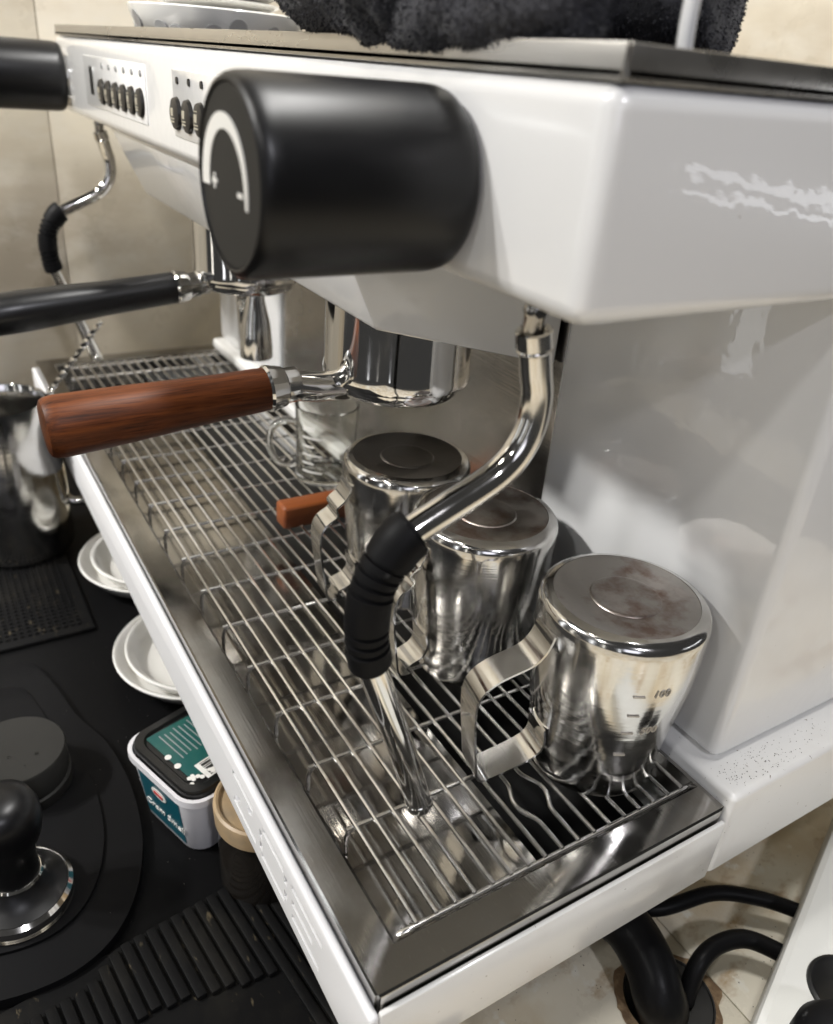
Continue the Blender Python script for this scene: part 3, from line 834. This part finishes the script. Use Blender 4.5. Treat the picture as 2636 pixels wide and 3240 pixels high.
lid = obj('lid', loft([rrect(.0022, W_ - .0022, .0022, D_ - .0022, .013, zt_ - .0035), rrect(.0022, W_ - .0022, .0022, D_ - .0022, .013, zt_ + .0035), rrect(.0030, W_ - .0030, .0030, D_ - .0030, .012, zt_ + .0048), rrect(.0075, W_ - .0075, .0075, D_ - .0075, .010, zt_ + .0048), rrect(.0090, W_ - .0090, .0090, D_ - .0090, .009, zt_ + .0030)]), 'lid_black', tb)
zl = zt_ + .0034
def lid_poly(pts, z, mname, name):
    q = prism([((o0 + ux * a + vy * c).x, (o0 + ux * a + vy * c).y) for a, c in pts], z - .0003, z, 'XY')
    return obj(name, q, mname, lid)
lid_poly([(.010, .012), (.057, .012), (.060, .03), (.062, .088), (.013, .088)], zl + .0002, 'lid_teal', 'lid_label')
def lid_text(s, size, a, c, rot, mname='print_white', z=None):
    q = text_bm(s, size, .0001, .15)
    d = ux * math.cos(rot) + vy * math.sin(rot); e_ = Vector((-d.y, d.x, 0))
    xform(q, basis(o0 + ux * a + vy * c + Vector((0, 0, (z or zl) + .0004)), d, e_, (0, 0, 1)))
    return obj('lettering', q, mname, lid)
lid_text('Sea Salt', .0135, .047, .0515, 0.02)
for i in range(7):
    box_ = box(-.5, .5, -.5, .5, -.5, .5)
    xform(box_, basis(o0 + ux * .027 + vy * (.019 + i * .0035) + Vector((0, 0, zl + .0003)), ux * (.026 - .002 * (i % 3)), vy * .0007, (0, 0, .0002)))
    obj('small_print', box_, 'print_grey', lid)
def disc(a, c, r, mname, nm='printed_spot', dz=.0003):
    q = lathe([(0, .0002), (r, .0002), (r, 0)], o0 + ux * a + vy * c + Vector((0, 0, zl + dz)), (0, 0, 1), 20)
    return obj(nm, q, mname, lid)
disc(.013, .052, .0042, 'print_white'); disc(.013, .052, .0026, 'red', dz=.0006)
disc(.033, .0125, .0021, 'print_white'); disc(.043, .0125, .0021, 'print_white')
lid_poly([(.0500, .0195), (.0640, .0195), (.0640, .0335), (.0500, .0335)], zl + .0006, 'print_white', 'barcode_patch')
random.seed(3)
a = .0512
while a < .0626:
    w = random.choice((.0003, .0005, .0008))
    lid_poly([(a, .0225), (a + w, .0225), (a + w, .0328), (a, .0328)], zl + .0009, 'lid_black', 'barcode_line'); a += w + random.choice((.0004, .0006, .0009))
for i in range(26):
    disc(.0595 + random.uniform(-.004, .0025), .010 + i * .0011 + random.uniform(-.001, .001), random.uniform(.0008, .0016), 'print_white', 'foam_spot', .0005 + .00002 * i)
# label on the tub's long side
sn = -vy
def on_side(w, z):          # point on the sloping long side
    f = (z - ZM) / h_
    return o0 + ux * w + vy * (.0070 - .0062 * f) + Vector((0, 0, z)) + sn * .0006
ztop, zbot = zt_ - .009, ZM + .006
b_ = bmesh.new()
vs = [b_.verts.new(on_side(w, z)) for w, z in ((.017, zbot), (W_ - .017, zbot), (W_ - .0155, ztop), (.0155, ztop))]
b_.faces.new(vs)
r_ = bmesh.ops.extrude_face_region(b_, geom=b_.faces[:]); bmesh.ops.translate(b_, verts=[v for v in r_['geom'] if isinstance(v, bmesh.types.BMVert)], vec=sn * .0003)
obj('side_label', b_, 'tub_teal', tub)
upv = (on_side(.03, ztop) - on_side(.03, zbot)).normalized()
q = text_bm('Crem Smell', .0086, .0002, .25); xform(q, basis(on_side(W_ * .5 + .001, ZM + .019) + sn * .0006, ux, upv, ux.cross(upv)))
obj('lettering', q, 'print_white', tub)
q = lathe([(0, .0004), (.0075, .0004), (.0075, 0)], (0, 0, 0), (0, 0, 1), 28); xform(q, basis(on_side(W_ * .5, ZM + .0375) + sn * .0006, ux, upv * .55, ux.cross(upv)))
obj('printed_badge', q, 'print_white', tub)
q = box(-.0045, .0045, -.0012, .0012, 0, .0004); xform(q, basis(on_side(W_ * .5, ZM + .0375) + sn * .0011, ux, upv, ux.cross(upv)))
obj('printed_badge', q, 'red', tub)

# jar
jx, jy, jz = -.1660, .0190, -.066
jr = thing('spice_jar', 'dark glass jar with beige plastic lid standing under the machine front', 'jar', (jx, jy, ZM))
jb = obj('body', lathe([(0, ZM), (.024, ZM), (.0265, ZM + .003), (.027, -.095), (.0245, -.088), (.0250, -.086), (.0245, -.084), (.0250, -.082), (0, -.081)], (jx, jy, 0), seg=48), 'jar_body', jr)
lj = obj('lid', lathe([(0, jz - .003), (.0245, jz - .003), (.0258, jz - .0006), (.0272, jz), (.0286, jz - .001), (.0290, jz - .003), (.0284, jz - .014), (.0270, jz - .0150), (0, jz - .0150)], (jx, jy, 0), seg=56), 'jar_lid', jr)
q = lathe([(0, .0006), (.0052, .0005), (.006, 0)], (jx - .004, jy - .004, jz - .0031), (0, 0, 1), 7)
obj('label_scrap', q, 'print_white', lj)

# tamping mat, tamper, distributor
ZTM = ZM + .008
outline = [(-.430, -.20), (-.430, -.085), (-.395, -.0655), (-.350, -.0560), (-.312, -.0425), (-.270, -.0375), (-.235, -.0390), (-.2094, -.0440), (-.183, -.0545), (-.163, -.0700), (-.152, -.0900), (-.150, -.115), (-.156, -.150), (-.160, -.20)]
tm = thing('tamping_mat', 'black silicone tamping mat with rounded corner', 'mat', (-.28, -.12, ZM))
outline = [(p_.x, p_.y) for p_ in smooth_path([(x, y, 0) for x, y in outline], 4)]
obj('mat', prism(outline, ZM, ZTM, 'XY', .0018, 2), 'tamp_silicone', tm)
sc_ = [((x + .28) * .80 - .28, (y + .12) * .74 - .12) for x, y in outline]
obj('raised_rim', prism(sc_, ZTM - .001, ZTM + .0022, 'XY', .0016, 2), 'tamp_silicone', tm)
ZT2 = ZTM + .0022
tx_, ty_ = -.2075, -.1130
tp = thing('tamper', 'black ball handled coffee tamper with polished steel base', 'tamper', (tx_, ty_, ZT2))
obj('base', lathe([(0, ZT2), (.0285, ZT2), (.0290, ZT2 + .0010), (.0286, ZT2 + .0018), (.0290, ZT2 + .0026), (.0286, ZT2 + .0034), (.0290, ZT2 + .0042), (.0290, ZT2 + .0088), (.0268, ZT2 + .0108), (.026, ZT2 + .0100), (0, ZT2 + .0100)], (tx_, ty_, 0), seg=64), 'wand_steel', tp)
obj('shoulder', lathe([(0, ZT2 + .0104), (.0262, ZT2 + .0104), (.022, ZT2 + .0125), (.0165, ZT2 + .0165), (.0142, ZT2 + .0215), (0, ZT2 + .0215)], (tx_, ty_, 0), seg=48), 'knob_plastic', tp)
obj('collar', lathe([(0, ZT2 + .0212), (.0143, ZT2 + .0212), (.0148, ZT2 + .0225), (.0140, ZT2 + .0240), (0, ZT2 + .0240)], (tx_, ty_, 0), seg=40), 'wand_steel', tp)
zk = ZT2 + .0238
obj('handle', lathe([(0, zk), (.0136, zk), (.0130, zk + .006), (.0128, zk + .013), (.0145, zk + .021), (.0180, zk + .030), (.0198, zk + .039), (.0194, zk + .047), (.0166, zk + .0545), (.010, zk + .059), (0, zk + .060)], (tx_, ty_, 0), seg=48), 'knob_plastic', tp)
px_, py_ = -.2975, -.1000
dt = thing('coffee_distributor', 'round flat black coffee distribution tool beside the tamper', 'distributor', (px_, py_, ZTM))
obj('body', lathe([(0, ZTM), (.0312, ZTM), (.0318, ZTM + .001), (.0318, ZTM + .010), (.0300, ZTM + .011), (.0300, ZTM + .0125), (.0310, ZTM + .0135), (.0310, -.0965), (.0300, -.0950), (.027, -.0950), (0, -.0948)], (px_, py_, 0), seg=64), 'knob_face', dt)
for (a, c, r_) in ((.006, -.004, .0011), (.010, .012, .0012), (.018, .004, .0006)):
    obj('water_drop', lathe([(0, r_ * .8), (r_ * .7, r_ * .55), (r_, 0)], (px_ + a, py_ + c, -.0949), (0, 0, 1), 10), 'glass', dt)

# ribbed mat
ra = math.atan2(.0112, .0849)
rm = thing('ribbed_bar_mat', 'black ribbed rubber bar mat lying half under the machine front', 'mat', (-.05, -.04, ZM))
rd = Vector((math.cos(ra), math.sin(ra), 0)); rn = Vector((-rd.y, rd.x, 0)); ro_ = Vector((-.1650, -.0030, 0))
def rib_box(s0, s1, t0, t1, z0, z1, bev):
    q = box(s0, s1, t0, t1, z0, z1, bev, 2)
    return xform(q, basis(ro_, rd, rn, (0, 0, 1)))
obj('backing', rib_box(-.001, .205, -.190, .0475, ZM, ZM + .0035, .001), 'rib_rubber', rm)
i = 0
t_ = .0440
while t_ > -.188:
    ln, st = .195, .0005
    if t_ < -.006:
        u_ = min(1, (-.006 - t_) / .06)
        ln = .064 - .020 * u_ + .0012 * math.sin(i * 2.3)
        st = .0005 + (.012 if t_ < -.07 else 0.0) * min(1, (-.07 - t_) / .02 if t_ < -.07 else 0)
    obj('rib', rib_box(st, st + ln, t_ - .0029, t_ + .0029, ZM + .0032, ZM + .0068, .0010), 'rib_rubber', rm)
    t_ -= .0073; i += 1

# mesh mat
mm_ = thing('mesh_mat', 'black rubber mat with fine waffle pattern under the far steel pitcher', 'mat', (-.56, -.08, ZM))
obj('backing', box(-.70, -.4555, -.215, -.0200, ZM, ZM + .0045, .0016, 2), 'rib_rubber', mm_)
pg = bmesh.new()
ix = 0
x = -.690
while x < -.463:
    y = -.205
    while y < -.0285:
        box(x - .0016, x + .0016, y - .0016, y + .0016, ZM + .0043, ZM + .0064, bm=None) if False else None
        vs = [pg.verts.new((x + sx * .0017, y + sy * .0017, ZM + .0044)) for sx, sy in ((-1, -1), (1, -1), (1, 1), (-1, 1))]
        vt = [pg.verts.new((x + sx * .0012, y + sy * .0012, ZM + .0064)) for sx, sy in ((-1, -1), (1, -1), (1, 1), (-1, 1))]
        pg.faces.new(vt)
        for k in range(4): pg.faces.new((vs[k], vs[(k + 1) % 4], vt[(k + 1) % 4], vt[k]))
        y += .0056
    x += .0056
o_ = obj('pegs', pg, 'rib_rubber', mm_); o_['kind'] = 'stuff'

# far upright pitcher with bar spoon
fx, fy, fz0 = -.618, -.054, ZM + .0064
fp = thing('milk_pitcher', 'upright large steel milk pitcher standing on the waffle mat with a twisted spoon in it', 'pitcher', (fx, fy, fz0))
fh = .150; fr = .0485
def lip(p, rr_, hh, tt):
    a = math.atan2(p.y, p.x); d = math.atan2(math.sin(a - R(42)), math.cos(a - R(42)))
    k = max(0, (hh - fh + .03) / .03); s = math.exp(-(d / .35) ** 2) * .015 * k
    return Vector((p.x * (1 + s / max(rr_, .01)), p.y * (1 + s / max(rr_, .01)), p.z + s * .6))
fb = obj('body', lathe([(0, .001), (fr - .007, .001), (fr - .004, 0), (fr - .001, .0025), (fr, .006), (fr, .060), (fr * .97, .085), (fr * .88, .112), (fr * .84, .130), (fr * .86, fh - .002), (fr * .865, fh), (fr * .85, fh - .001), (fr * .825, .130), (fr * .86, .112), (fr * .95, .085), (fr - .0015, .060), (fr - .0015, .006), (0, .004)], (fx, fy, fz0), seg=64, deform=lip), 'pitcher_steel', fp)
hp = [Vector((fx, fy, fz0)) + Vector((math.cos(R(70)), math.sin(R(70)), 0)) * a + Vector((0, 0, z)) for a, z in ((fr * .86, .120), (fr * .9, .126), (fr + .016, .124), (fr + .024, .112), (fr + .023, .08), (fr + .016, .050), (fr + .004, .046), (fr - .001, .050))]
obj('handle', tube(smooth_path(hp, 6), .0042, 14), 'pitcher_steel', fp)
sp_ = thing('bar_spoon', 'twisted chrome bar spoon leaning in the far steel pitcher', 'spoon', (fx + .02, fy, fz0))
P0 = Vector((-.604, .0405, .0900)); P1 = Vector((-.612, -.0440, -.0150)); P2 = P1 + (P1 - P0).normalized() * .062
pts = [P0.lerp(P2, i / 120) for i in range(121)]
obj('twisted_stem', tube(pts, .0026, 4, twist=.36), 'chrome', sp_, sharp=10)
obj('bowl', lathe([(0, -.012), (.006, -.009), (.009, -.002), (.008, .006), (.003, .011), (0, .012)], P2 + (P1 - P0).normalized() * .010, (P1 - P0), 20), 'chrome', sp_)

# ================================================================== RIGHT COUNTER
hl = obj('drain_hole', lathe([(0, .0009), (.0245, .0009), (.0250, .0016), (.0258, .0017), (.0262, .0004)], (HOLE[0], HOLE[1], ZC), seg=40), 'black_void', None)
hl['kind'] = 'structure'
rs = bmesh.new(); ring0 = []; ring1 = []
for k in range(72):
    a = 2 * math.pi * k / 72; nz = noise.noise(Vector((math.cos(a) * 2.5, math.sin(a) * 2.5, 3)))
    r1 = .0275 + .006 * max(0, nz + .35) + .0015 * random.random()
    ring0.append(rs.verts.new((HOLE[0] + .0258 * math.cos(a), HOLE[1] + .0258 * math.sin(a), ZC + .0019)))
    ring1.append(rs.verts.new((HOLE[0] + r1 * math.cos(a), HOLE[1] + r1 * math.sin(a), ZC + .0004)))
for k in range(72): rs.faces.new((ring0[k], ring0[(k + 1) % 72], ring1[(k + 1) % 72], ring1[k]))
obj('rust_ring', rs, 'stain', hl)
ho = [(-.060, .160, -.102), (-.040, .170, -.105), (-.020, .1795, -.108), (.000, .1790, -.114), (.012, .176, -.122), (.016, .178, -.1305), (.016, .179, -.1375)]
tag(obj('drain_hose', tube(smooth_path(ho, 8), .0142, 24), 'hose'), 'thick black drain hose going down into the counter hole', 'hose')
c1 = [(-.075, .170, -.1335), (-.050, .190, -.130), (-.0257, .2132, -.1225), (-.0150, .2490, -.1180), (.000, .272, -.1185), (.0162, .2901, -.122), (.030, .300, -.124)]
tag(obj('power_cable', tube(smooth_path(c1, 8), .0046, 16), 'cable'), 'black cable running from under the machine straight to the white box', 'cable')
c2 = [(.0180, .1960, -.1375), (.0160, .1990, -.1310), (.0120, .2080, -.1190), (.0100, .2253, -.1180), (.0152, .2443, -.1190), (.0311, .2585, -.122), (.045, .266, -.124)]
tag(obj('power_cable', tube(smooth_path(c2, 8), .0052, 16), 'cable'), 'black cable arching out of the counter hole to the white box', 'cable')
pb = thing('power_box', 'white plastic power strip with black plugs lying on the stone counter', 'power strip', (.06, .25, ZC))
e0 = Vector((-.0051, .3474, 0)); e1 = Vector((.0551, .1908, 0)); ed = (e1 - e0).normalized(); en = Vector((-ed.y, ed.x, 0))
if en.x < 0: en = -en
q = box(-.05, .36, 0, .075, ZC, -.095, .0045, 2)
xform(q, basis(e0, ed, en, (0, 0, 1)))
pbx = obj('casing', q, 'box_plastic', pb, sharp=20)
def on_box(a, c, z): return e0 + ed * a + en * c + Vector((0, 0, z))
ce = Vector((.0690, .2490, 0)) - e0
ca, cc = ce.dot(ed), ce.dot(en)
obj('socket_recess', lathe([(0, .0005), (.0165, .0005), (.0185, .0018), (.0200, .0012), (.0205, 0)], on_box(ca, cc, -.0950), (0, 0, 1), 40), 'black_void', pbx)
tag_pl = thing('power_plug', 'round black plug pushed into the white power strip', 'plug', on_box(ca + .040, cc + .001, -.095))
obj('body', lathe([(0, .0002), (.0205, .0002), (.0212, .003), (.0205, .016), (.016, .024), (.008, .0275), (0, .028)], on_box(ca + .043, cc + .001, -.0950), (0, 0, 1), 40), 'rubber', tag_pl)

# ================================================================== COFFEE GROUNDS AND CRUMBS
mat('grounds', (0.045, 0.024, 0.012), 0.85)
mat('crumb_pale', (0.30, 0.28, 0.24), 0.8)
def crumbs(name, spots, material, label, size):
    b_ = bmesh.new()
    for (x, y, z) in spots:
        r_ = random.uniform(*size)
        a = random.random() * 6.28
        vs = [b_.verts.new((x + r_ * math.cos(a + k * 2.1) * random.uniform(.7, 1.2), y + r_ * math.sin(a + k * 2.1) * random.uniform(.7, 1.2), z)) for k in range(3)]
        tp_ = b_.verts.new((x, y, z + r_ * random.uniform(.7, 1.2)))
        b_.faces.new(vs)
        for k in range(3): b_.faces.new((vs[k], vs[(k + 1) % 3], tp_))
    o = obj(name, b_, material)
    o['kind'] = 'stuff'; tag(o, label, 'grounds')
    return o
random.seed(11)
sp1 = []
for i in range(210):
    t = abs(random.gauss(0, .045))
    sp1.append((random.uniform(-.0165, -.0012), .2032 + min(t, .25), .0076))
crumbs('coffee_grounds', sp1, 'grounds', 'fine brown coffee grounds scattered on the white ledge by the pillar', (.00008, .00042))
sp2 = [(random.uniform(-.42, -.16), random.uniform(-.19, -.05), ZTM + .0001) for i in range(50)] + [(random.uniform(-.45, -.17), random.uniform(-.035, .03), ZM + .0001) for i in range(60)]
crumbs('crumbs', sp2, 'crumb_pale', 'tiny pale crumbs scattered over the black mats', (.00015, .00034))
sp3 = [(random.uniform(-.07, .04), random.uniform(.10, .32), ZC + .0001) for i in range(90)]
crumbs('coffee_grounds', sp3, 'grounds', 'dark coffee grounds scattered on the stone counter by the drain hole', (.0002, .0006))
